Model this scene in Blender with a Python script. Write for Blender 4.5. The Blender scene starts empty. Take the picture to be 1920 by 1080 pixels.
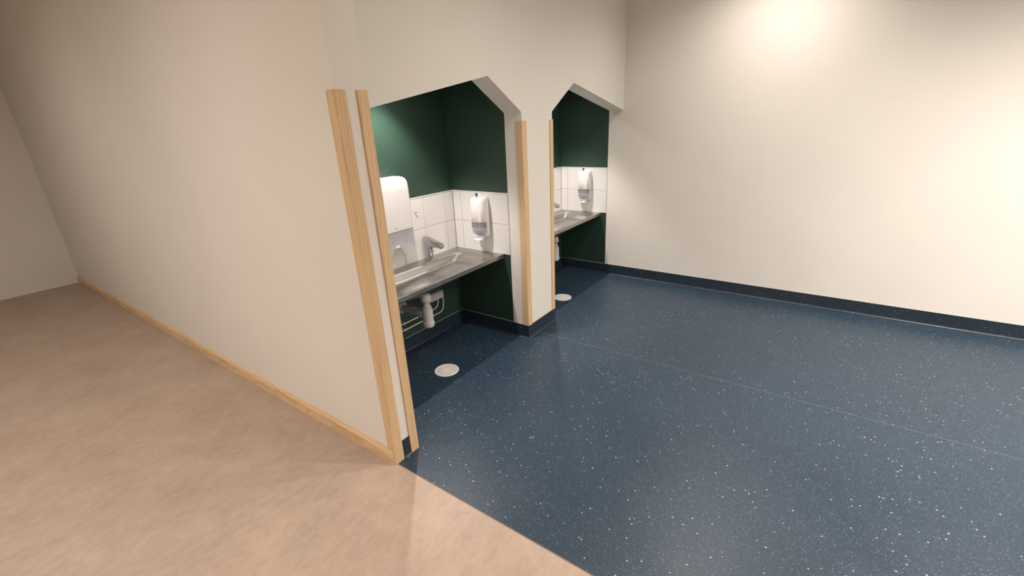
import bpy, bmesh, math, random
from mathutils import Matrix, Vector
random.seed(4)
S = bpy.context.scene
COL = S.collection

# ------------------------------------------------------------------ camera, exposure, world, lights
F_PX = 835.57
YAW, PITCH, ROLL = 0.6319, -0.3577, -0.0475
CAM = Vector((0.0, -1.6504, 1.5))
fw = Vector((math.cos(YAW) * math.cos(PITCH), math.sin(YAW) * math.cos(PITCH), math.sin(PITCH)))
r0 = Vector((math.sin(YAW), -math.cos(YAW), 0)); u0 = r0.cross(fw)
rt = r0 * math.cos(ROLL) + u0 * math.sin(ROLL); up = -r0 * math.sin(ROLL) + u0 * math.cos(ROLL)
cd = bpy.data.cameras.new('camera'); cam = bpy.data.objects.new('camera', cd); COL.objects.link(cam)
m = Matrix.Identity(4)
for i in range(3):
    m[i][0] = rt[i]; m[i][1] = up[i]; m[i][2] = -fw[i]; m[i][3] = CAM[i]
cam.matrix_world = m
cd.sensor_width = 36.0; cd.lens = F_PX / 1920 * 36.0; cd.clip_start = 0.05
S.camera = cam
S.view_settings.view_transform = 'Standard'; S.view_settings.look = 'None'
S.view_settings.gamma = 1.0; S.view_settings.use_curve_mapping = False
S.view_settings.exposure = 0.0
w = bpy.data.worlds.new('world'); S.world = w; w.use_nodes = True
w.node_tree.nodes['Background'].inputs[0].default_value = (1, .93, .85, 1)
w.node_tree.nodes['Background'].inputs[1].default_value = 0.05

WARM = (1.0, 0.91, 0.85)
def spot(name, loc, power, size, blend, radius=0.04, col=WARM):
    l = bpy.data.lights.new(name, 'SPOT'); l.energy = power; l.spot_size = math.radians(size)
    l.spot_blend = blend; l.shadow_soft_size = radius; l.color = col
    o = bpy.data.objects.new(name, l); COL.objects.link(o); o.location = loc
    return o
CEIL = 2.7
ROOM_LAMPS = [((1.95, -1.10), 66, 150), ((3.45, -1.18), 84, 150), ((2.60, -2.90), 400, 150), ((-0.60, 0.60), 132, 172),
              ((2.60, -4.50), 400, 150), ((0.80, -4.50), 240, 150), ((-1.80, -0.30), 150, 150), ((-1.50, -4.20), 150, 150), ((-0.60, 2.80), 70, 172)]  # all but the pair before the niches are unseen, added to brighten walls
for (lx, ly), pw, sz in ROOM_LAMPS:
    spot('room_spot', (lx, ly, CEIL - .03), pw, sz, 1.0)
NICHE_LAMPS = [(1.81, 0.42), (3.46, 0.42)]
NZ = 1.865
for lx, ly in NICHE_LAMPS:
    spot('niche_spot_core', (lx, ly, NZ), 74.0, 92, 0.72, 0.02)
    spot('niche_spot_cone', (lx, ly, NZ), 8.0, 80, 0.25, 0.015)
    spot('niche_spot_wide', (lx, ly, NZ), 8.0, 160, 1.0, 0.02)

# ------------------------------------------------------------------ measured layout
XA, XB, YB = 1.0272, 1.161, -0.1705        # left wall: two faces and its end
YJ, YN = 0.132, 0.6355                     # back of the gabled wall, back of the niches
XP1, XP2, XD = 2.438, 2.807, 4.0534        # pier faces, far wall
ZE, ZAP = 1.55, 1.738                      # eaves, gable peak
ZSK = 0.102                                # vinyl skirting height
ZT, ZC = 1.045, 0.62                       # top of tiles, worktop

# ------------------------------------------------------------------ materials
def new_mat(name):
    mt = bpy.data.materials.new(name); mt.use_nodes = True
    nt = mt.node_tree; return mt, nt, nt.nodes['Principled BSDF']
def N(nt, t, **kw):
    n = nt.nodes.new(t)
    for k, v in kw.items(): setattr(n, k, v)
    return n
def coords(nt, scale=(1, 1, 1)):
    tc = N(nt, 'ShaderNodeTexCoord'); mp = N(nt, 'ShaderNodeMapping'); mp.inputs['Scale'].default_value = scale
    nt.links.new(tc.outputs['Object'], mp.inputs[0]); return mp.outputs[0]
def noise(nt, vec, scale, detail=3, rough=.5):
    n = N(nt, 'ShaderNodeTexNoise'); n.inputs['Scale'].default_value = scale
    n.inputs['Detail'].default_value = detail; n.inputs['Roughness'].default_value = rough
    nt.links.new(vec, n.inputs['Vector']); return n.outputs['Fac']
def ramp(nt, fac, stops):
    r = N(nt, 'ShaderNodeValToRGB'); cr = r.color_ramp
    while len(cr.elements) < len(stops): cr.elements.new(0.5)
    for e, (p, c) in zip(cr.elements, stops):
        e.position = p; e.color = (*c, 1) if len(c) == 3 else c
    nt.links.new(fac, r.inputs[0]); return r.outputs[0]
def bump(nt, fac, b, strength, dist=0.002):
    bm_ = N(nt, 'ShaderNodeBump'); bm_.inputs['Strength'].default_value = strength; bm_.inputs['Distance'].default_value = dist
    nt.links.new(fac, bm_.inputs['Height']); nt.links.new(bm_.outputs[0], b.inputs['Normal'])
def mix(nt, fac, a, b):
    mx = N(nt, 'ShaderNodeMix', data_type='RGBA')
    for s, v in ((0, fac), (6, a), (7, b)):
        if hasattr(v, 'default_value') or hasattr(v, 'is_output'): nt.links.new(v, mx.inputs[s])
        else: mx.inputs[s].default_value = v if s == 0 else (*v, 1)
    return mx.outputs[2]
def simple(name, col, rough, metal=0, var=.04, nscale=6, bstr=0, bscale=200, spec=.5, coat=0):
    mt, nt, b = new_mat(name); v = coords(nt)
    n = noise(nt, v, nscale)
    lo = tuple(max(0, c * (1 - var)) for c in col); hi = tuple(min(1, c * (1 + var)) for c in col)
    nt.links.new(ramp(nt, n, [(.3, lo), (.7, hi)]), b.inputs['Base Color'])
    b.inputs['Roughness'].default_value = rough; b.inputs['Metallic'].default_value = metal
    b.inputs['Specular IOR Level'].default_value = spec; b.inputs['Coat Weight'].default_value = coat
    if bstr: bump(nt, noise(nt, v, bscale, 4), b, bstr)
    return mt
M = {}
M['wall'] = simple('cream_wall_paint', (.75, .72, .66), .62, var=.015, nscale=2, bstr=.25, bscale=260, spec=.3)
M['green'] = simple('dark_green_paint', (.024, .054, .038), .42, var=.05, nscale=3, bstr=.1, bscale=240, spec=.5)
M['ceiling'] = simple('ceiling_paint', (.78, .76, .72), .8, var=.01)
M['tile'] = simple('glazed_white_tile', (.70, .69, .665), .12, var=.01, nscale=3, bstr=.03, bscale=12, coat=.3)
M['grout'] = simple('grey_grout', (.36, .34, .31), .8, var=.06, nscale=30)
M['white_plastic'] = simple('white_plastic', (.71, .70, .675), .32, var=.01)
M['grey_plastic'] = simple('grey_white_plastic', (.42, .42, .40), .4, var=.03)
M['trap_plastic'] = simple('trap_plastic', (.52, .52, .51), .42, var=.02)
M['drain_plastic'] = simple('drain_plastic', (.85, .80, .75), .45, var=.02)
M['dark'] = simple('cavity_shade', (.16, .14, .12), .7)  # shade of the drain hollow put into a flat colour
M['print'] = simple('grey_print', (.12, .12, .11), .5)
M['paper'] = simple('paper_towel', (.80, .70, .60), .9)
M['chrome'] = simple('chrome', (.50, .50, .51), .08, 1.0, var=.01)
M['dark_metal'] = simple('dark_metal', (.20, .20, .20), .2, 1.0)
M['pipe'] = simple('bright_pipe', (.78, .78, .76), .25, .35, var=.01)
M['lens'] = None

def emission(name, col, s):
    mt = bpy.data.materials.new(name); mt.use_nodes = True; nt = mt.node_tree
    nt.nodes.remove(nt.nodes['Principled BSDF']); e = N(nt, 'ShaderNodeEmission')
    e.inputs[0].default_value = (*col, 1); e.inputs[1].default_value = s
    nt.links.new(e.outputs[0], nt.nodes['Material Output'].inputs[0]); return mt
M['lens'] = emission('lamp_lens', (1, .88, .74), 6)

def steel_mat():
    mt, nt, b = new_mat('brushed_steel')
    v = coords(nt, (1.5, 90, 90)); n = noise(nt, v, 8, 4)
    v2 = coords(nt); n2 = noise(nt, v2, 5, 2)
    nt.links.new(ramp(nt, n2, [(.3, (.44, .425, .40)), (.7, (.50, .485, .455))]), b.inputs['Base Color'])
    b.inputs['Metallic'].default_value = 1
    b.inputs['Anisotropic'].default_value = .75
    cx_ = N(nt, 'ShaderNodeCombineXYZ'); cx_.inputs[0].default_value = 1
    vt = N(nt, 'ShaderNodeVectorTransform', vector_type='VECTOR', convert_from='OBJECT', convert_to='WORLD')
    nt.links.new(cx_.outputs[0], vt.inputs[0]); nt.links.new(vt.outputs[0], b.inputs['Tangent'])
    mr = N(nt, 'ShaderNodeMapRange'); mr.inputs[3].default_value = .25; mr.inputs[4].default_value = .33
    nt.links.new(n, mr.inputs[0]); nt.links.new(mr.outputs[0], b.inputs['Roughness'])
    bump(nt, n, b, .012, .001); return mt
M['steel'] = steel_mat()

def translucent_mat():
    mt, nt, b = new_mat('smoky_lilac_plastic')
    v = coords(nt); n = noise(nt, v, 12, 2)
    nt.links.new(ramp(nt, n, [(.3, (.53, .51, .57)), (.7, (.60, .58, .64))]), b.inputs['Base Color'])
    b.inputs['Roughness'].default_value = .18; b.inputs['Alpha'].default_value = .55
    return mt
M['lilac'] = translucent_mat()

def wood_mat(name, axis):
    mt, nt, b = new_mat(name)
    sc = {'z': (70, 70, 2.2), 'y': (70, 2.2, 70)}[axis]
    v = coords(nt, sc); n = noise(nt, v, 1.0, 5, .62)
    sc2 = {'z': (24, 24, 7.5), 'y': (24, 7.5, 24)}[axis]
    v2 = coords(nt, sc2)
    wv = N(nt, 'ShaderNodeTexWave', wave_type='RINGS', rings_direction='Z' if axis == 'z' else 'Y')
    wv.inputs['Scale'].default_value = 1.15; wv.inputs['Distortion'].default_value = 15; wv.inputs['Detail'].default_value = 2
    wv.inputs['Detail Scale'].default_value = .28; wv.inputs['Detail Roughness'].default_value = .4
    oi = N(nt, 'ShaderNodeObjectInfo'); ad = N(nt, 'ShaderNodeVectorMath', operation='MULTIPLY_ADD')
    cmb = N(nt, 'ShaderNodeCombineXYZ')
    for q in range(3): nt.links.new(oi.outputs['Random'], cmb.inputs[q])
    ad.inputs[1].default_value = (2.1, 1.7, 5.0); nt.links.new(cmb.outputs[0], ad.inputs[0]); nt.links.new(v2, ad.inputs[2])
    nt.links.new(ad.outputs[0], wv.inputs['Vector'])
    c1 = ramp(nt, n, [(.28, (.50, .33, .175)), (.5, (.68, .48, .28)), (.75, (.75, .55, .335))])
    c2 = ramp(nt, wv.outputs['Fac'], [(.0, (.53, .35, .18)), (.30, (.65, .455, .26)), (.6, (.73, .525, .31)), (1, (.69, .485, .28))])
    nt.links.new(mix(nt, .5, c1, c2), b.inputs['Base Color'])
    b.inputs['Roughness'].default_value = .5; b.inputs['Specular IOR Level'].default_value = .35
    bump(nt, n, b, .15, .0006); return mt
M['wood_z'] = wood_mat('pine_upright', 'z'); M['wood_y'] = wood_mat('pine_skirting', 'y')

def vinyl_mat(name, base_lo, base_hi, flecks=1.0):
    mt, nt, b = new_mat(name); v = coords(nt)
    n = noise(nt, v, 2.3, 4, .6); n2 = noise(nt, v, 240, 3, .75)
    c = ramp(nt, n, [(.3, base_lo), (.7, base_hi)])
    c = mix(nt, ramp(nt, n2, [(.44, (0, 0, 0)), (.66, (1, 1, 1))]), c, tuple(min(1, x * 2.5) for x in base_hi))
    for scale, thr, size, col in ((130, .78, .28, (.11, .155, .20)), (210, .66, .32, (.070, .105, .14)), (80, .958, .25, (.34, .39, .43)), (42, .980, .12, (.68, .73, .76))):
        vo = N(nt, 'ShaderNodeTexVoronoi'); vo.inputs['Scale'].default_value = scale; vo.inputs['Randomness'].default_value = 1
        # a little distortion makes chips rather than dots
        nn = N(nt, 'ShaderNodeTexNoise'); nn.inputs['Scale'].default_value = scale * 2.2
        nt.links.new(v, nn.inputs['Vector'])
        add = N(nt, 'ShaderNodeVectorMath', operation='MULTIPLY_ADD')
        add.inputs[1].default_value = (.22 / scale,) * 3
        nt.links.new(nn.outputs['Color'], add.inputs[0]); nt.links.new(v, add.inputs[2])
        nt.links.new(add.outputs[0], vo.inputs['Vector'])
        sep = N(nt, 'ShaderNodeSeparateColor'); nt.links.new(vo.outputs['Color'], sep.inputs[0])
        g = N(nt, 'ShaderNodeMath', operation='GREATER_THAN'); g.inputs[1].default_value = thr
        nt.links.new(sep.outputs[0], g.inputs[0])
        l = N(nt, 'ShaderNodeMath', operation='LESS_THAN'); l.inputs[1].default_value = size
        nt.links.new(vo.outputs['Distance'], l.inputs[0])
        mu = N(nt, 'ShaderNodeMath', operation='MULTIPLY'); nt.links.new(g.outputs[0], mu.inputs[0]); nt.links.new(l.outputs[0], mu.inputs[1])
        c = mix(nt, mu.outputs[0], c, tuple(x * flecks for x in col))
    nt.links.new(c, b.inputs['Base Color'])
    rr = ramp(nt, n, [(.3, (.35,) * 3), (.7, (.43,) * 3)])
    nt.links.new(rr, b.inputs['Roughness']); b.inputs['Specular IOR Level'].default_value = .5
    bump(nt, noise(nt, v, 180, 3), b, .12, .001); return mt
M['blue'] = vinyl_mat('speckled_blue_vinyl', (.009, .020, .034), (.013, .027, .043))
M['blue_skirt_shaded'] = vinyl_mat('shaded_blue_vinyl_skirting', (.008, .015, .023), (.011, .019, .029), .45)  # same vinyl as the floor, darkened so its colour carries the skirting's shade

def beige_mat():
    mt, nt, b = new_mat('mottled_beige_vinyl'); v = coords(nt)
    n = noise(nt, v, 3.2, 6, .65); n2 = noise(nt, coords(nt, (1, 2.2, 1)), 16, 7, .72)
    c1 = ramp(nt, n, [(.30, (.325, .240, .180)), (.5, (.405, .308, .243)), (.70, (.490, .378, .300))])
    c2 = ramp(nt, n2, [(.32, (.34, .255, .190)), (.68, (.50, .395, .305))])
    c = mix(nt, .45, c1, c2)
    vo = N(nt, 'ShaderNodeTexVoronoi'); vo.inputs['Scale'].default_value = 9
    nt.links.new(v, vo.inputs['Vector'])
    sep = N(nt, 'ShaderNodeSeparateColor'); nt.links.new(vo.outputs['Color'], sep.inputs[0])
    g = N(nt, 'ShaderNodeMath', operation='GREATER_THAN'); g.inputs[1].default_value = .8; nt.links.new(sep.outputs[0], g.inputs[0])
    l = N(nt, 'ShaderNodeMath', operation='LESS_THAN'); l.inputs[1].default_value = .022; nt.links.new(vo.outputs['Distance'], l.inputs[0])
    mu = N(nt, 'ShaderNodeMath', operation='MULTIPLY'); nt.links.new(g.outputs[0], mu.inputs[0]); nt.links.new(l.outputs[0], mu.inputs[1])
    c = mix(nt, mu.outputs[0], c, (.13, .08, .055))
    nt.links.new(c, b.inputs['Base Color']); b.inputs['Roughness'].default_value = .48
    b.inputs['Specular IOR Level'].default_value = .4
    bump(nt, n2, b, .08, .001); return mt
M['beige'] = beige_mat()
M['seam'] = simple('weld_seam_vinyl', (.15, .19, .23), .4)
M['joint'] = simple('brown_joint_sealant', (.17, .125, .09), .6)
M['lit_edge'] = simple('lit_edge_grey', (.40, .38, .35), .5)  # pale colour standing in for the lit wall edge above the skirting

# ------------------------------------------------------------------ mesh helpers
def smooth(me, ang=35):
    for p in me.polygons: p.use_smooth = True
    bm = bmesh.new(); bm.from_mesh(me)
    for e in bm.edges:
        if len(e.link_faces) == 2 and e.calc_face_angle(0) > math.radians(ang): e.smooth = False
    bm.to_mesh(me); bm.free()
def obj(name, bm, mat, parent=None, sm=False, loc=None, kind=None):
    bmesh.ops.recalc_face_normals(bm, faces=bm.faces)
    me = bpy.data.meshes.new(name); bm.to_mesh(me); bm.free()
    mats = mat if isinstance(mat, (list, tuple)) else [mat]
    for q in mats: me.materials.append(M[q])
    if sm: smooth(me)
    o = bpy.data.objects.new(name, me); COL.objects.link(o)
    if parent: o.parent = parent
    if loc: o.location = loc
    if kind: o['kind'] = kind
    return o
def box(bm, a, b, bev=0, seg=1):
    x0, x1 = sorted((a[0], b[0])); y0, y1 = sorted((a[1], b[1])); z0, z1 = sorted((a[2], b[2]))
    vs = [bm.verts.new(p) for p in [(x0, y0, z0), (x1, y0, z0), (x1, y1, z0), (x0, y1, z0), (x0, y0, z1), (x1, y0, z1), (x1, y1, z1), (x0, y1, z1)]]
    fs = [bm.faces.new([vs[i] for i in q]) for q in [(0, 3, 2, 1), (4, 5, 6, 7), (0, 1, 5, 4), (1, 2, 6, 5), (2, 3, 7, 6), (3, 0, 4, 7)]]
    if bev:
        es = set(e for f in fs for e in f.edges)
        bmesh.ops.bevel(bm, geom=list(es), offset=bev, segments=seg, profile=.5, affect='EDGES')
    return bm
def B(a, b, bev=0, seg=1): return box(bmesh.new(), a, b, bev, seg)
def loft(bm, loops, cap0=True, cap1=True, close=True):
    rows = [[bm.verts.new(p) for p in lp] for lp in loops]; n = len(rows[0])
    for a, b in zip(rows, rows[1:]):
        for i in range(n if close else n - 1):
            j = (i + 1) % n; bm.faces.new((a[i], a[j], b[j], b[i]))
    if cap0: bm.faces.new(rows[0][::-1])
    if cap1: bm.faces.new(rows[-1])
    return rows
def lathe(bm, prof, c=(0, 0, 0), n=32, caps=True, axis='z'):
    loops = []
    for r, h in prof:
        lp = []
        for i in range(n):
            a = 2 * math.pi * i / n; p, q = r * math.cos(a), r * math.sin(a)
            v = {'z': (p, q, h), 'y': (p, h, q), 'x': (h, p, q)}[axis]
            lp.append((c[0] + v[0], c[1] + v[1], c[2] + v[2]))
        loops.append(lp)
    loft(bm, loops, caps, caps); return bm
def tube(bm, pts, r, n=12):
    pts = [Vector(p) for p in pts]; loops = []
    t0 = (pts[1] - pts[0]).normalized(); ref = Vector((0, 0, 1)) if abs(t0.z) < .9 else Vector((1, 0, 0))
    nrm = t0.cross(ref).normalized()
    for i, p in enumerate(pts):
        t = ((pts[i] - pts[i - 1]).normalized() if i else t0) + ((pts[i + 1] - pts[i]).normalized() if i < len(pts) - 1 else Vector())
        t.normalize(); nrm = (nrm - t * nrm.dot(t)).normalized(); bn = t.cross(nrm)
        rr = r[i] if isinstance(r, (list, tuple)) else r
        loops.append([p + nrm * rr * math.cos(2 * math.pi * k / n) + bn * rr * math.sin(2 * math.pi * k / n) for k in range(n)])
    loft(bm, loops); return bm
def fillet(pts, r, n=6):
    pts = [Vector(p) for p in pts]; out = [pts[0]]
    for a, b, c in zip(pts, pts[1:], pts[2:]):
        d1 = (a - b).normalized(); d2 = (c - b).normalized()
        p, q = b + d1 * r, b + d2 * r
        for i in range(n + 1):
            t = i / n; out.append(p * (1 - t) ** 2 + b * 2 * t * (1 - t) + q * t * t)
    out.append(pts[-1]); return out
def prism(bm, poly, axis, a, b):
    """poly: list of 2-D points in the two other axes (in x,y,z order); extruded along axis from a to b"""
    def P(p, h):
        return {'x': (h, p[0], p[1]), 'y': (p[0], h, p[1]), 'z': (p[0], p[1], h)}[axis]
    loft(bm, [[P(p, a) for p in poly], [P(p, b) for p in poly]]); return bm
def rrect(x0, x1, y0, y1, r, z, k=8):
    if not isinstance(r, (tuple, list)): r = (r,) * 4
    pts = []
    for (cx, cy, a0), rr in zip(((x1, y1, 0), (x0, y1, 90), (x0, y0, 180), (x1, y0, 270)), r):
        sx = -1 if cx == x1 else 1; sy = -1 if cy == y1 else 1
        for i in range(k + 1):
            a = math.radians(a0 + 90 * i / k)
            pts.append((cx + sx * rr + rr * math.cos(a), cy + sy * rr + rr * math.sin(a), z))
    return pts
def empty(name, loc, label, cat, group=None, rz=0):
    o = bpy.data.objects.new(name, None); COL.objects.link(o); o.location = loc; o.rotation_euler = (0, 0, rz)
    o.empty_display_size = .05
    return tag(o, label, cat, group)
def tag(o, label, cat, group=None):
    o['label'] = label; o['category'] = cat
    if group: o['group'] = group
    return o
def struct(name, bm, mat, parent=None, sm=False, label=None, cat=None):
    o = obj(name, bm, mat, parent, sm)
    if parent is None:
        o['kind'] = 'structure'
        if label: o['label'] = label; o['category'] = cat
    return o
def copy_tree(o, parent=None):
    c = o.copy(); COL.objects.link(c)
    if parent: c.parent = parent
    for ch in list(o.children): copy_tree(ch, c)
    return c

# ------------------------------------------------------------------ the setting
YR, YL, XL = -5.6, 5.2, -2.4
G = .0005
fl = struct('floor', B((XA + .004, YR, -.06), (XD + .15, YB, 0)), 'blue', label='dark blue speckled vinyl floor in front of and inside the washing niches', cat='floor')
box_bm = B((XB, YB, -.06), (XD + .15, YN + .15, 0))
bb = bmesh.new(); box(bb, (XA + .004, YR, -.06), (XD + .15, YB, 0)); box(bb, (XA + .004, YB, -.06), (XD + .15, YN + .15, 0))
bmesh.ops.remove_doubles(bb, verts=bb.verts, dist=1e-5); box_bm.free()
fl.data.materials.clear(); bpy.data.objects.remove(fl)
fl = struct('floor', bb, 'blue', label='dark blue speckled vinyl floor running into the washing niches', cat='floor')
fb = struct('floor', B((XL - .15, YR, -.06), (XA, YL, 0)), 'beige', label='mottled beige vinyl floor in front of the wooden skirting', cat='floor')
tj = struct('trim_1', B((XA, YR, -.05), (XA + .004, YB - .001, .0008)), 'joint', label='thin brown joint between beige and blue floor', cat='trim')
# welded seams of the vinyl
sb = bmesh.new()
prism(sb, [(2.5615, -.004), (2.5635, -.004), (2.5475, YR), (2.5450, YR)], 'z', -.002, .0007)
obj('weld_seam', sb, 'seam', fl)
sb = bmesh.new(); prism(sb, [(2.5330, -1.136), (2.5335, -1.138), (2.3590, -1.0775), (2.3588, -1.0758)], 'z', -.002, .0006)
obj('weld_seam', sb, 'seam', fl)

struct('ceiling', B((XL - .15, YR, CEIL), (XD + .15, YL + .15, CEIL + .1)), 'ceiling', label='plain white ceiling', cat='ceiling')
# left wall, its end face towards the room
struct('wall_left', B((XA, YB, 0), (XB, YL, CEIL)), ['wall'], label='cream painted wall end at the left, above the wooden skirting', cat='wall')
struct('wall_end', B((XL - .15, YL, 0), (XB, YL + .15, CEIL)), 'wall', label='plain cream wall at the end of the passage', cat='wall')
struct('wall_near', B((XL - .15, YR - .15, 0), (XD + .15, YR, CEIL)), 'wall', label='plain cream wall on the near side of the room', cat='wall')
struct('wall_behind', B((XL - .15, YR, 0), (XL, YL, CEIL)), 'wall', label='plain cream wall behind the camera', cat='wall')

# wall_front: gabled wall with the two house-shaped openings (the pier is its solid middle)
def gable_wall():
    bm = bmesh.new(); y0, y1 = 0.0, YJ
    z1 = CEIL
    # 2-D outline: down the left edge of opening 1, round both gables
    polys = [
        [(XB, ZE), (2.1218, ZAP), (2.1218, z1), (XB, z1)],
        [(2.1218, ZAP), (XP1, ZE), (XP1, z1), (2.1218, z1)],
        [(XP1, 0), (XP2, 0), (XP2, ZE), (XP2, z1), (XP1, z1), (XP1, ZE)],
        [(XP2, ZE), (3.1195, ZAP), (3.1195, z1), (XP2, z1)],
        [(3.1195, ZAP), (XD, ZE), (XD, z1), (3.1195, z1)]]
    vf = {}
    def V(p, y):
        k = (round(p[0], 4), round(p[1], 4), y)
        if k not in vf: vf[k] = bm.verts.new((p[0], y, p[1]))
        return vf[k]
    cnt = {}
    for pl in polys:
        bm.faces.new([V(p, y0) for p in pl]); bm.faces.new([V(p, y1) for p in pl[::-1]])
        for a, b in zip(pl, pl[1:] + pl[:1]):
            k = frozenset((a, b)); cnt.setdefault(k, []).append((a, b))
    for k, l in cnt.items():
        if len(l) == 1:
            a, b = l[0]; bm.faces.new([V(b, y0), V(a, y0), V(a, y1), V(b, y1)])
    return bm
struct('wall_front', gable_wall(), 'wall', label='cream wall with two house-shaped openings and the pier between them', cat='wall')
struct('wall_partition', B((XP1, YJ, 0), (XP2, YN + .15, CEIL)), 'green', label='dark green side wall between the two niches', cat='wall')
wb = bmesh.new(); box(wb, (XB - .134, YN, 0), (XP1, YN + .15, CEIL)); box(wb, (XP2, YN, 0), (XD, YN + .15, CEIL))
wbk = None
w1 = struct('wall_back', B((XB, YN, 0), (XP1, YN + .15, CEIL)), 'green', label='dark green back wall of the near niche', cat='wall')
w2 = struct('wall_back', B((XP2, YN, 0), (XD, YN + .15, CEIL)), 'green', label='dark green back wall of the far niche', cat='wall'); wb.free()
wr = bmesh.new()
box(wr, (XD, YR, 0), (XD + .15, YJ, CEIL)); n0 = len(wr.faces)
box(wr, (XD, YJ, 0), (XD + .15, YN + .15, CEIL)); wr.faces.ensure_lookup_table()
for f in list(wr.faces)[n0:]: f.material_index = 1
w3 = struct('wall_right', wr, ['wall', 'green'], label='cream end wall at the right, dark green inside the far niche', cat='wall')
# green lining of the near niche's left side
w4 = struct('wall_niche_side', B((XB, YJ, 0), (XB + .004, YN, CEIL)), 'green', label='dark green left side wall of the near niche', cat='wall')
# low ceilings of the niches
ncl = [struct('ceiling', B((XB, YJ, 1.885), (XP1, YN, 1.95)), 'green', label='low dark green ceiling of the near niche', cat='ceiling'),
       struct('ceiling', B((XP2, YJ, 1.885), (XD, YN, 1.95)), 'green', label='low dark green ceiling of the far niche', cat='ceiling')]

# ---- tiles: every tile a piece of the wall it is fixed to
TT = .006
_tm = {}
def tile(wall, axis, face, sgn, u0, u1, z0, z1):
    """tile on the plane axis=face, proud towards sgn"""
    g = .0015; du, dz = (u1 - u0) - 2 * g, (z1 - z0) - 2 * g
    key = (axis, sgn, round(du, 4), round(dz, 4))
    if key not in _tm:
        a, b = sorted((0, sgn * TT))
        bm = B((a, -du / 2, -dz / 2), (b, du / 2, dz / 2), .001) if axis == 'x' else B((-du / 2, a, -dz / 2), (du / 2, b, dz / 2), .001)
        bmesh.ops.recalc_face_normals(bm, faces=bm.faces)
        me = bpy.data.meshes.new('tile'); bm.to_mesh(me); bm.free(); me.materials.append(M['tile']); _tm[key] = me
    o = bpy.data.objects.new('tile', _tm[key]); COL.objects.link(o); o.parent = wall
    c = ((u0 + u1) / 2, (z0 + z1) / 2)
    o.location = (face, c[0], c[1]) if axis == 'x' else (c[0], face, c[1])
def band(wall, axis, face, sgn, cuts):
    u0, u1 = cuts[0], cuts[-1]; a, b = sorted((face, face + sgn * (TT - .0018)))
    if axis == 'x': obj('grout', B((a, u0, ZC - .001), (b, u1, ZT)), 'grout', wall)
    else: obj('grout', B((u0, a, ZC - .001), (u1, b, ZT)), 'grout', wall)
    for c0, c1 in zip(cuts, cuts[1:]):
        for z0, z1 in ((ZC - .002, .8335), (.8335, ZT)): tile(wall, axis, face, sgn, c0, c1, z0, z1)
    # white edging strip on top
    a, b = sorted((face, face + sgn * (TT + .0012)))
    if axis == 'x': obj('edge_strip', B((a, u0, ZT), (b, u1, ZT + .0055), .0008), 'white_plastic', wall)
    else: obj('edge_strip', B((u0, a, ZT), (u1, b, ZT + .0055), .0008), 'white_plastic', wall)
wp = bpy.data.objects['wall_partition']
band(w1, 'y', YN, -1, [XB + .010, 1.279, 1.492, 1.705, 1.918, 2.131, 2.344, XP1 - TT])
band(wp, 'x', XP1, -1, [YJ + .003, .346, .5555, YN - TT])
band(w4, 'x', XB + .004, 1, [YJ + .003, .346, .5555, YN - TT])
band(w2, 'y', YN, -1, [XP2 + TT, 2.888, 3.101, 3.314, 3.527, 3.740, 3.953, XD - TT])
band(w3, 'x', XD, -1, [YJ + .003, .346, .5555, YN - TT])
band(wp, 'x', XP2, 1, [YJ + .003, .346, .5555, YN - TT])
for wl, x, s in ((wp, XP1, -1), (w3, XD, -1)):
    obj('corner_strip', B((x, YJ - .0005, ZC - .002), (x + s * (TT + .0015), YJ + .0028, ZT + .0055), .0006), 'white_plastic', wl)

# ---- coved vinyl skirting
def skirt_prof(t=.004, h=ZSK, r=.016):
    pts = [(0, h), (t, h), (t, r)]
    for i in range(1, 7):
        a = math.radians(90 * i / 6); pts.append((t + r - r * math.cos(a), r - r * math.sin(a)))
    pts[-1] = (t + r, .0006); pts.append((0, .0006)); return pts
def skirt(name, path, label):
    """path: xy points, the face side is on the right-hand side of travel; mitred corners"""
    prof = skirt_prof(); P = [Vector((x, y)) for x, y in path]; bm = bmesh.new(); loops = []
    for i, p in enumerate(P):
        ds = []
        if i: ds.append((P[i] - P[i - 1]).normalized())
        if i < len(P) - 1: ds.append((P[i + 1] - P[i]).normalized())
        ns = [Vector((d.y, -d.x)) for d in ds]
        n = ns[0] if len(ns) == 1 else (ns[0] + ns[1]) / (1 + ns[0].dot(ns[1]))
        loops.append([(p.x + n.x * o, p.y + n.y * o, z) for o, z in prof])
    loft(bm, loops)
    o = struct(name, bm, 'blue_skirt_shaded', sm=True, label=label, cat='skirting')
    bm2 = bmesh.new(); loops = []          # thin bead imitating the lit line along its top edge
    for i, p in enumerate(P):
        ds = []
        if i: ds.append((P[i] - P[i - 1]).normalized())
        if i < len(P) - 1: ds.append((P[i + 1] - P[i]).normalized())
        ns = [Vector((d.y, -d.x)) for d in ds]
        n = ns[0] if len(ns) == 1 else (ns[0] + ns[1]) / (1 + ns[0].dot(ns[1]))
        loops.append([(p.x + n.x * a, p.y + n.y * a, z) for a, z in ((0, ZSK), (.0030, ZSK), (.0008, ZSK + .0018), (0, ZSK + .0018))])
    loft(bm2, loops); obj('lit_edge_bead', bm2, 'lit_edge', o)
    return o
skirt('baseboard_near_niche', [(XB + .004, YB + .03), (XB + .004, YN), (XP1, YN), (XP1, 0), (XP2, 0), (XP2, YN), (XD, YN), (XD, YR)],
      'dark blue coved vinyl skirting running round both niches and the right wall')
skirt('baseboard_left_end', [(XA + .0485, YB), (XB - .044, YB)], 'short dark blue vinyl skirting between the two left corner guards')

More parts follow.
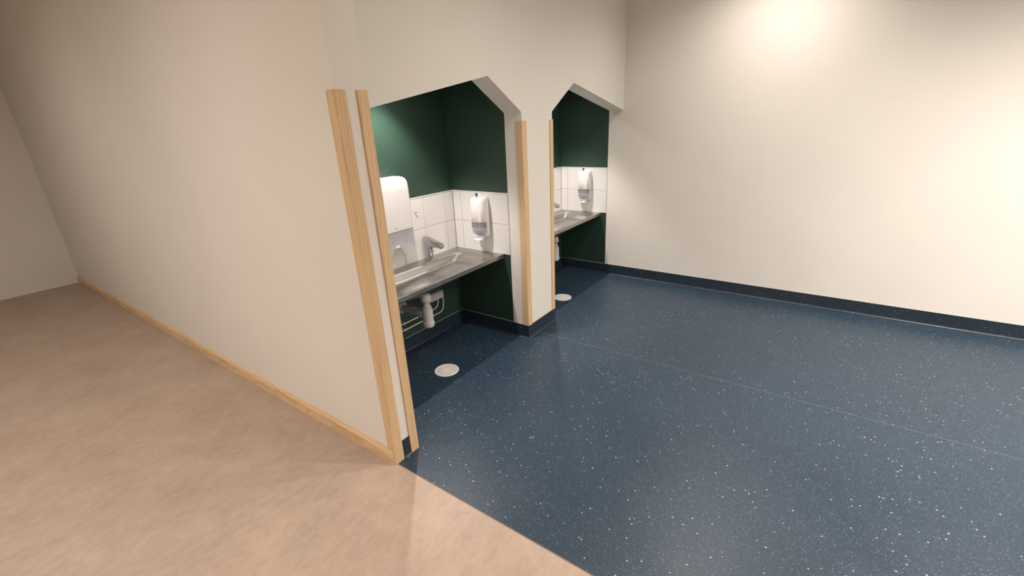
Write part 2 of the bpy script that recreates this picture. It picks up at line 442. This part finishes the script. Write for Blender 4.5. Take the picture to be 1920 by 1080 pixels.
# ---- pine skirting on the left wall
pr = [(0, .0005), (-.014, .0005), (-.014, .060), (-.0125, .064), (-.004, .0775), (0, .079)]
bm = bmesh.new(); prism(bm, [(XA + a, z) for a, z in pr], 'y', YB + .001, YL)
struct('baseboard_left', bm, 'wood_y', label='pale pine skirting board along the left wall', cat='skirting')

# ------------------------------------------------------------------ pine corner guards
def guard(sx, sy, la, lb, z0, z1, label, loc):
    """L-profile round an outside corner at the origin. sx: leg a runs along +/-x on the face whose outward
    normal is -y; leg b runs along +y on the face whose outward normal is (-sx)x"""
    t = .0075; c = .0070
    o = -sx
    # outline in xy; outer corner at (o*t, -t)
    pts = [(o * t, lb), (0, lb), (0, 0), (-o * la, 0), (-o * la, -t + .002), (-o * (la - .002), -t)]
    arc = []
    for i in range(5):
        a = math.radians(90 * i / 4)
        arc.append((o * (t - c + c * math.sin(a)), -t + c - c * math.cos(a)))
    pts += arc
    bm = bmesh.new(); prism(bm, pts, 'z', z0, z1)
    g = obj('corner_guard', bm, 'wood_z', None, True, loc)
    tag(g, label, 'corner guard', 'pine corner guards')
    # nail heads
    for k, z in enumerate([z1 - .09 - i * .4 for i in range(int((z1 - z0) / .4) + 1)]):
        if z < z0 + .05: continue
        nb = bmesh.new(); lathe(nb, [(.0016, -.0004), (.0016, .0003)], (sx * la * .52, -t, z), 8, True, 'y')
        obj('nail', nb, 'joint', g)
guard(1, 1, .0445, .0375, 0.001, 1.6315, 'tall pine corner guard on the outer left corner, meeting the pine skirting', (XA, YB, 0))
guard(-1, 1, .0425, .0375, 0.001, 1.6315, 'tall pine corner guard at the left edge of the near niche opening', (XB, YB, 0))
guard(1, 1, .0435, .0405, ZSK + .001, 1.4995, 'shorter pine corner guard on the near edge of the middle pier', (XP1, 0, 0))
guard(-1, 1, .0385, .0405, ZSK + .001, 1.4995, 'shorter pine corner guard on the far edge of the middle pier', (XP2, 0, 0))

# ------------------------------------------------------------------ wash troughs
def trough(x0, x1, label):
    t = empty('wash_trough', ((x0 + x1) / 2, YN, 0), label, 'sink', 'steel wash troughs')
    cx = (x0 + x1) / 2
    X0, X1 = x0 - cx + .0067, x1 - cx - .0065
    yb, yf = -TT - .0005, .193 - YN                     # local: wall at 0
    bx0, bx1, by0, by1 = X0 + .045, X1 - .047, yf + .016, -.092
    bm = bmesh.new()
    R = .075; DX, DY = 0.0, -.285
    def dense(x0, x1, y0, y1, r, z, m=26, k=8):
        base = rrect(x0, x1, y0, y1, r, z, k); out = []
        for c in range(4):
            arc = base[c * (k + 1):(c + 1) * (k + 1)]; nx = base[((c + 1) * (k + 1)) % len(base)]
            out += arc
            for i in range(1, m): t_ = i / m; out.append(tuple(arc[-1][q] * (1 - t_) + nx[q] * t_ for q in range(3)))
        return out
    def depth(x, y, wx=.20, wy=.075, amp=.040):
        gx = math.exp(-(abs(x - DX) / wx) ** 2.2); gy = math.exp(-(abs(y - DY) / wy) ** 2)
        e = min(1, max(0, (.500 - abs(x)) / .034)); e = e * e * (3 - 2 * e)
        return .016 + .031 * e + .012 * (1 - min(1, abs(x) / .62)) + amp * gx * gy
    def bowl(d, off=0.0, sc=1.0):
        lp = dense(bx0 + d, bx1 - d, by0 + d, by1 - d, max(R - d * .7, .02), 0); o_ = []
        s_ = min(1, d / .040); s_ = s_ * s_ * (3 - 2 * s_)
        for x, y, z in lp:
            x, y = DX + (x - DX) * sc, DY + (y - DY) * sc
            o_.append((x, y, ZC - off - (depth(x, y) if off == 0 else depth(x, y, .30, .072, .066)) * s_))
        return o_
    loops = [dense(X0, X1, yf, yb, .0006, ZC - .026), dense(X0, X1, yf, yb, .001, ZC - .003), dense(X0, X1, yf + .002, yb, .003, ZC)]
    loops += [dense(bx0 - .004, bx1 + .004, by0 - .004, by1 + .004, R + .003, ZC + .0006)]
    loops += [bowl(d) for d in (0, .004, .009, .015, .022, .029, .035, .041)]
    loops += [bowl(.041, 0, 1 - i / 36) for i in range(1, 36)] + [bowl(.041, 0, .03)]
    loft(bm, loops, False, True)
    obj('basin', bm, 'steel', t, True)
    ub = bmesh.new()
    loft(ub, [bowl(d, .003) for d in (.001, .009, .018, .029, .041)] + [bowl(.041, .003, 1 - i / 30) for i in range(1, 30)], False, True)
    obj('bowl_underside', ub, 'steel', t, True)
    fb_ = bmesh.new(); prism(fb_, [(yf - .0015, ZC - .001), (yf - .0015, ZC - .027), (yf + .012, ZC - .027), (yf + .012, ZC - .0245), (yf + .001, ZC - .0245), (yf + .001, ZC - .001)], 'x', X0, X1)
    obj('front_lip', fb_, 'steel', t)
    for s, xx in ((1, X1), (-1, X0)):
        obj('end_clip', B((xx - s * .008, yf - .004, ZC - .034), (xx, yf + .004, ZC - .004), .001), 'steel', t)
    db = bmesh.new(); lathe(db, [(.034, 0), (.034, .003), (.026, .0035), (.024, .001), (.0, .001)][:4], (0, -.285, ZC - .0995), 28)
    dr = obj('drain', db, 'chrome', t, True)
    # bottle trap
    bt = bmesh.new()
    lathe(bt, [(.028, .500), (.031, .480), (.034, .470), (.034, .456), (.026, .452), (.0215, .446), (.0215, .420)], (0, -.2855, 0), 28)
    tr = obj('bottle_trap', bt, 'trap_plastic', t, True)
    b2 = bmesh.new(); lathe(b2, [(.025, .424), (.028, .419), (.028, .409), (.032, .405), (.0345, .395), (.0345, .316), (.0335, .311)], (0, -.2855, 0), 32)
    obj('trap_body', b2, 'trap_plastic', tr, True)
    b3 = bmesh.new(); lathe(b3, [(.0365, .317), (.0380, .314), (.0375, .288), (.034, .280), (.020, .276)], (0, -.2855, 0), 32)
    obj('trap_cup', b3, 'trap_plastic', tr, True)
    # waste pipe to the wall
    wpb = bmesh.new()
    tube(wpb, [(.002, -.262, .360), (.008, -.20, .356), (.022, -.060, .345), (.024, -.030, .344), (.024, -.002, .344)], .0235, 20)
    obj('waste_pipe', wpb, 'trap_plastic', t, True)
    nb = bmesh.new(); tube(nb, [(.000, -.256, .360), (.002, -.243, .3595), (.005, -.215, .358)], [.027, .0325, .0325], 20)
    obj('pipe_nut', nb, 'trap_plastic', t, True)
    rb = bmesh.new(); lathe(rb, [(.046, -.0005), (.046, -.010), (.038, -.020), (.030, -.024)], (.024, 0, .344), 28, True, 'y')
    obj('wall_rosette', rb, 'trap_plastic', t, True)
    # control box and two thin supply pipes
    cb = B((.185, -.125, .340), (.318, -.002, .396), .004, 2)
    obj('control_box', cb, 'grey_plastic', t, True)
    for dx, zz in ((.345, .229), (.395, .182)):
        pb = bmesh.new()
        tube(pb, fillet([(-.60, -.026, zz), (dx, -.026, zz), (dx + .012, -.028, .33), (dx - .07, -.030, .375)], .05, 8), .0046, 10)
        obj('supply_pipe', pb, 'pipe', t, True)
    for zz in (.229, .182):
        pb = bmesh.new(); lathe(pb, [(.009, -.0015), (.009, -.030)], (.015, 0, zz), 10, True, 'y'); obj('pipe_clip', pb, 'grey_plastic', t)
    # water drops lying in the bowl
    return t
t1 = trough(XB + .004, XP1, 'stainless steel wash trough with plastic bottle trap in the near niche')
t2 = trough(XP2, XD, 'stainless steel wash trough in the far niche beside the cream end wall')

# ------------------------------------------------------------------ sensor taps
def tap(x, label):
    t = empty('sensor_tap', (x, YN - .055, ZC + .0006), label, 'tap', 'chrome sensor taps')
    bm = bmesh.new(); lathe(bm, [(.0295, 0), (.0295, .004), (.026, .006)], (0, 0, 0), 28); obj('base_ring', bm, 'chrome', t, True)
    # body: leaning column, flat back
    bm = bmesh.new(); loops = []
    for h, yc, rx, ry in ((.005, 0, .0235, .0245), (.03, .001, .0225, .0235), (.07, .004, .0215, .0225), (.105, .004, .0215, .0225), (.128, .006, .0195, .0225)):
        loops.append([(rx * math.cos(a) * (1 if abs(math.cos(a)) < .99 else 1), yc + ry * math.sin(a), h) for a in [2 * math.pi * i / 28 for i in range(28)]])
    loft(bm, loops); obj('body', bm, 'chrome', t, True)
    # spout: wedge in the yz plane, bevelled
    poly = [(.037, .151), (.034, .158), (.015, .156), (-.118, .124), (-.130, .119), (-.133, .110), (-.131, .099), (-.124, .095), (-.105, .096), (-.030, .100), (.000, .092), (.028, .100)]
    bm = bmesh.new(); prism(bm, poly, 'x', -.0175, .0175)
    es = [e for e in bm.edges if abs(e.verts[0].co.x - e.verts[1].co.x) < 1e-5]
    bmesh.ops.bevel(bm, geom=es, offset=.005, segments=3, profile=.5, affect='EDGES')
    obj('spout', bm, 'chrome', t, True)
    bm = bmesh.new(); prism(bm, [(.014, .004), (.030, .004), (.037, .150), (.014, .150)], 'x', -.0145, .0145)
    obj('back_column', bm, 'chrome', t)
    bm = bmesh.new(); lathe(bm, [(.0115, .090), (.0125, .093), (.0125, .101)], (0, -.113, 0), 20); obj('aerator', bm, 'dark_metal', t, True)
    bm = bmesh.new(); lathe(bm, [(.008, 0), (.009, -.002), (.009, -.004), (.006, -.006)], (0, -.0215, .082), 16, True, 'y'); obj('sensor_eye', bm, 'dark_metal', t, True)
    bm = bmesh.new(); lathe(bm, [(.008, .020), (.008, .034), (.006, .037)], (0, .0, .052), 16, True, 'x'); obj('side_knob', bm, 'chrome', t, True)
    return t
tap(2.098, 'chrome sensor tap on the near wash trough, right of the towel dispenser')
tap(3.684, 'chrome sensor tap on the far wash trough, mostly behind the pier')

# ------------------------------------------------------------------ soap dispensers (local: wall at x=0, body towards -x)
def dsec(hb, hw, dep, z, n=10):
    """horizontal section: back half-width hb, widest hw, depth dep"""
    pts = [(0, hb), (0, -hb)]
    side = dep * .52
    pts += [(-side * .6, -(hb + (hw - hb) * .8)), (-side, -hw)]
    for i in range(1, n):
        a = math.pi * i / n
        e = 2.6
        ca, sa = math.cos(a), math.sin(a)
        pts.append((-side - (dep - side) * abs(sa) ** (2 / e), -hw * math.copysign(abs(ca) ** (2 / e), ca)))
    pts += [(-side, hw), (-side * .6, hb + (hw - hb) * .8)]
    return [(x, y, z) for x, y in pts]
def soap(x, label):
    t = empty('soap_dispenser', (x - TT - .0005, .346, .735), label, 'soap dispenser', 'white soap dispensers')
    bm = bmesh.new(); loft(bm, [dsec(.046, .054, .046, .014), dsec(.050, .0605, .058, .030), dsec(.051, .0615, .060, .120), dsec(.050, .0605, .058, .250), dsec(.044, .052, .044, .2845)])
    obj('back_plate', bm, 'white_plastic', t, True)
    bm = bmesh.new()
    loft(bm, [dsec(.050, .0585, .098, .118), dsec(.050, .060, .100, .121), dsec(.050, .060, .0985, .20), dsec(.049, .0585, .095, .258), dsec(.047, .0565, .090, .272), dsec(.043, .052, .080, .281), dsec(.034, .042, .062, .285)])
    obj('cover', bm, 'white_plastic', t, True)
    bm = bmesh.new()
    loft(bm, [dsec(.030, .036, .066, .022), dsec(.040, .048, .082, .028), dsec(.045, .0545, .092, .045), dsec(.048, .0575, .0965, .070), dsec(.048, .0578, .0968, .080)])
    obj('lower_shell', bm, 'lilac', t, True)
    bm = bmesh.new(); loft(bm, [dsec(.048, .0575, .0966, .0802), dsec(.049, .058, .0975, .1175)]); obj('viewing_window', bm, 'dark_lilac', t, True)
    bm = bmesh.new(); loft(bm, [dsec(.018, .024, .070, -.006), dsec(.018, .025, .072, .022)]); nz = obj('nozzle', bm, 'white_plastic', t, True)
    bm = B((-.100, -.027, -.013), (-.045, .027, -.003), .004, 2); obj('push_bar', bm, 'white_plastic', t, True)
    # key standing in the lock on top
    bm = bmesh.new(); lathe(bm, [(.0035, .283), (.0035, .293), (.0075, .295), (.0095, .300), (.0095, .309), (.006, .313)], (-.058, .006, 0), 14)
    obj('lock_key', bm, 'dark_metal', t, True)
    emblem(t, lambda u, v: (-.1006 - 0.0003, .016 - u, .136 + v), 'x')
    return t
def emblem(parent, f, axis):
    """small printed oval with a bow inside"""
    bm = bmesh.new(); n = 20
    o_ = [bm.verts.new(f(.0078 * math.cos(2 * math.pi * i / n), .0050 * math.sin(2 * math.pi * i / n))) for i in range(n)]
    i_ = [bm.verts.new(f(.0062 * math.cos(2 * math.pi * i / n), .0036 * math.sin(2 * math.pi * i / n))) for i in range(n)]
    for i in range(n):
        if i in (14, 15): continue
        j = (i + 1) % n; bm.faces.new((o_[i], o_[j], i_[j], i_[i]))
    p = [bm.verts.new(f(a, b)) for a, b in ((-.001, -.003), (.001, -.003), (.0012, .0008), (.0035, .0012), (.0030, .0026), (-.0030, .0026), (-.0035, .0012), (-.0012, .0008))]
    bm.faces.new(p)
    obj('emblem', bm, 'print', parent)
def dl():
    mt, nt, b = new_mat('dark_lilac_soap_bag'); v = coords(nt)
    nt.links.new(ramp(nt, noise(nt, v, 90, 3), [(.3, (.20, .185, .205)), (.7, (.27, .25, .275))]), b.inputs['Base Color'])
    b.inputs['Roughness'].default_value = .4; return mt
M['dark_lilac'] = dl()
soap(XP1, 'white wall soap dispenser with smoky window in the near niche')
soap(XD, 'white wall soap dispenser with smoky window in the far niche')

# ------------------------------------------------------------------ paper towel dispenser
def towel():
    cx = 1.785
    t = empty('towel_dispenser', (cx, YN - TT - .0005, .735), 'tall white paper towel dispenser with smoky lower cover, left of the tap', 'towel dispenser')
    W, D = .157, .100
    def sec(hw, d, z, r=.022, k=6):
        pts = [(hw, 0), (-hw, 0)]
        for (cxx, a0) in ((-hw + r, 180), (hw - r, 270)):
            for i in range(k + 1):
                a = math.radians(a0 + 90 * i / k); pts.append((cxx + r * math.cos(a), -d + r + r * math.sin(a)))
        return [(x, y, z) for x, y in pts]
    bm = bmesh.new(); z0 = .154
    loft(bm, [sec(W, D, z0), sec(W, D, z0 + .02), sec(W, D * .99, .40), sec(W - .002, D * .96, .440), sec(W - .007, D * .90, .458), sec(W - .018, D * .80, .470), sec(W - .035, D * .66, .476)])
    obj('cover', bm, 'white_plastic', t, True)
    # lower smoky cover: an open shell following the same section, arched at the bottom middle
    def bottom(x):
        a = abs(x)
        if a < .030: return .052 - .010 * (a / .030) ** 2
        if a < .050: return .042 - .036 * ((a - .030) / .020)
        if a > W - .024:
            q = (a - (W - .024)) / .024; return .004 + .024 * (1 - math.sqrt(max(0, 1 - q * q)))
        return .004 + .002 * 0
    xs = [-W + .0005] + [-W + .004 * i for i in range(1, 7)] + [-.12, -.09, -.07, -.052, -.046, -.040, -.034, -.028, -.020, -.010, 0]
    xs = xs + [-x for x in xs[-2::-1]]
    def shell(front_y):
        bm = bmesh.new(); th = .0022
        def ydep(x):
            q = max(0, abs(x) - (W - .022)) / .022
            return -D + .022 * (1 - math.sqrt(max(0, 1 - min(1, q) ** 2))) + .001
        top = []; bot = []
        path = [(-W + .0005, 0.0)] + [(x, ydep(x)) for x in xs] + [(W - .0005, 0.0)]
        rows = []
        for x, y in path:
            zb = bottom(x) if abs(x) < W - .0006 else .028
            rows.append([(x, y, zb), (x, y, (zb + z0) / 2), (x, y, z0)])
        rows2 = []
        for (x, y), r in zip(path, rows):
            nx = x * (1 - th / W); ny = min(0, y + th)
            rows2.append([(nx, ny, p[2]) for p in r])
        V1 = [[bm.verts.new(p) for p in r] for r in rows]; V2 = [[bm.verts.new(p) for p in r] for r in rows2]
        for A in (V1, V2):
            for a, b in zip(A, A[1:]):
                for i in range(2): bm.faces.new((a[i], b[i], b[i + 1], a[i + 1]))
        for i in range(len(V1) - 1):
            bm.faces.new((V1[i][0], V2[i][0], V2[i + 1][0], V1[i + 1][0]))
            bm.faces.new((V1[i][2], V1[i + 1][2], V2[i + 1][2], V2[i][2]))
        for r1, r2 in ((V1[0], V2[0]), (V1[-1], V2[-1])):
            for i in range(2): bm.faces.new((r1[i], r1[i + 1], r2[i + 1], r2[i]))
        return bm
    obj('lower_cover', shell(0), 'lilac', t, True)
    # inner tray: lighter curved lip behind the cover
    bm = bmesh.new(); pts = []
    for i in range(17):
        x = -.14 + .28 * i / 16; pts.append((x, .098 - .030 * (abs(x) / .14) ** 2))
    low = [(x, max(.030, .065 - .9 * max(0, .0 + .05 - abs(x)) * 0) if abs(x) > .055 else .075) for x, _ in pts]
    prism(bm, pts + low[::-1], 'y', -.086, -.082); obj('inner_tray', bm, 'lilac', t)
    obj('towel_stack', B((-.115, -.080, .100), (.115, -.012, .40), .004), 'paper_shaded', t)
    bm = bmesh.new()
    loft(bm, [[(-.030, -.074, .098), (.034, -.074, .104), (.034, -.071, .104), (-.030, -.071, .098)], [(-.030, -.096, .066), (.024, -.096, .074), (.024, -.093, .074), (-.030, -.093, .066)], [(-.012, -.100, .050), (.014, -.101, .053), (.014, -.098, .053), (-.012, -.097, .050)]])
    obj('paper_tip', bm, 'paper', t)
    emblem(t, lambda u, v: (.008 + u * 1.15, -D - .0004, .172 + v * 1.15), 'y')
    return t
M['paper_shaded'] = simple('shaded_paper_stack', (.27, .25, .26), .9, var=.05)  # white towels coloured dark, the shade inside the dispenser put into the paper
towel()

# small hook on the tiles right of the towel dispenser
bm = bmesh.new(); tube(bm, fillet([(0, 0, 0), (0, -.0045, 0), (.012, -.0060, .0015), (.016, -.0060, .002)], .002, 3), .0022, 8)
hk = obj('wall_hook', bm, 'dark_metal', None, True, (2.047, YN - TT - .0003, .951)); tag(hk, 'tiny dark metal hook on the tiles beside the towel dispenser', 'hook')

# ------------------------------------------------------------------ floor drains
def drain(x, y, label):
    t = empty('floor_drain', (x, y, 0.0004), label, 'floor drain', 'round white floor drains')
    bm = bmesh.new(); R = .079
    prof = [(R, 0), (R, .002), (R - .002, .0035), (R - .009, .0035), (R - .0105, .0022)]
    n = 48; rows = [[bm.verts.new((r * math.cos(2 * math.pi * i / n), r * math.sin(2 * math.pi * i / n), z)) for i in range(n)] for r, z in prof]
    for a, b in zip(rows, rows[1:]):
        for i in range(n): bm.faces.new((a[i], a[(i + 1) % n], b[(i + 1) % n], b[i]))
    obj('rim', bm, 'drain_plastic', t, True)
    # perforated grate: polar cells, every other one open
    bm = bmesh.new(); radii = [.0]; rr = [.0105, .0150, .0195, .0240, .0285, .0330, .0375, .0420, .0465, .0510, .0555, .0600, .0645, .0690]
    n = 56; vs = [[bm.verts.new((r * math.cos(2 * math.pi * (i + .0) / n), r * math.sin(2 * math.pi * i / n), .0022 + .0008 * (1 - (r / R) ** 2))) for i in range(n)] for r in rr]
    bm.faces.new(vs[0])
    for k, (a, b) in enumerate(zip(vs, vs[1:])):
        step = 4 if k < 5 else 2
        for i in range(n):
            j = (i + 1) % n
            hole = (k % 2 == 1) and (((i + (k // 2) * (step // 2)) % step) == 0) and k < 13
            if not hole: bm.faces.new((a[i], a[j], b[j], b[i]))
    ret = bmesh.ops.extrude_face_region(bm, geom=list(bm.faces))
    for v in [g for g in ret['geom'] if isinstance(g, bmesh.types.BMVert)]: v.co.z -= .0016
    obj('grate', bm, 'drain_plastic', t)
    bm = bmesh.new(); lathe(bm, [(R - .004, .0001), (R - .004, .0004)], (0, 0, 0), 36); obj('sump_shade_disc', bm, 'dark', t)  # flat dark disc imitating the shaded hollow under the grate
drain(1.784, .213, 'round white perforated floor drain under the near wash trough')
drain(3.258, .178, 'round white perforated floor drain beside the middle pier, in the far niche')

# ------------------------------------------------------------------ lamps
for i, (x, y) in enumerate(NICHE_LAMPS):
    t = empty('niche_lamp', (x, y, 1.885), ('small round lamp in the low ceiling of the %s niche' % ('near', 'far')[i]), 'lamp', 'niche lamps')
    bm = bmesh.new(); lathe(bm, [(.045, 0), (.045, -.004), (.034, -.006), (.030, -.001)], (0, 0, 0), 28); obj('trim_ring', bm, 'white_plastic', t, True)
    bm = bmesh.new(); lathe(bm, [(.028, -.006), (.028, -.0075)], (0, 0, 0), 24); obj('lens', bm, 'lens', t)
LL = ['in front of the near niche', 'close to the right wall in front of the far niche', 'added as fill light over the open blue floor', 'added to brighten the left wall, in the passage', 'added as fill light over the far end of the blue floor', 'added as fill light over the joint of the two floors, far behind', 'added as fill light behind the passage corner', 'added as fill light in the near corner of the room', 'added as fill light at the far end of the passage']
for ((x, y), pw, sz), ll in zip(ROOM_LAMPS, LL):
    t = empty('ceiling_lamp', (x, y, CEIL), 'round recessed ceiling lamp ' + ll, 'lamp', 'recessed ceiling lamps')
    bm = bmesh.new(); lathe(bm, [(.095, 0), (.095, -.006), (.078, -.009), (.074, -.002)], (0, 0, 0), 36); obj('trim_ring', bm, 'white_plastic', t, True)
    bm = bmesh.new(); lathe(bm, [(.072, -.009), (.072, -.011)], (0, 0, 0), 32); obj('lens', bm, 'lens', t)
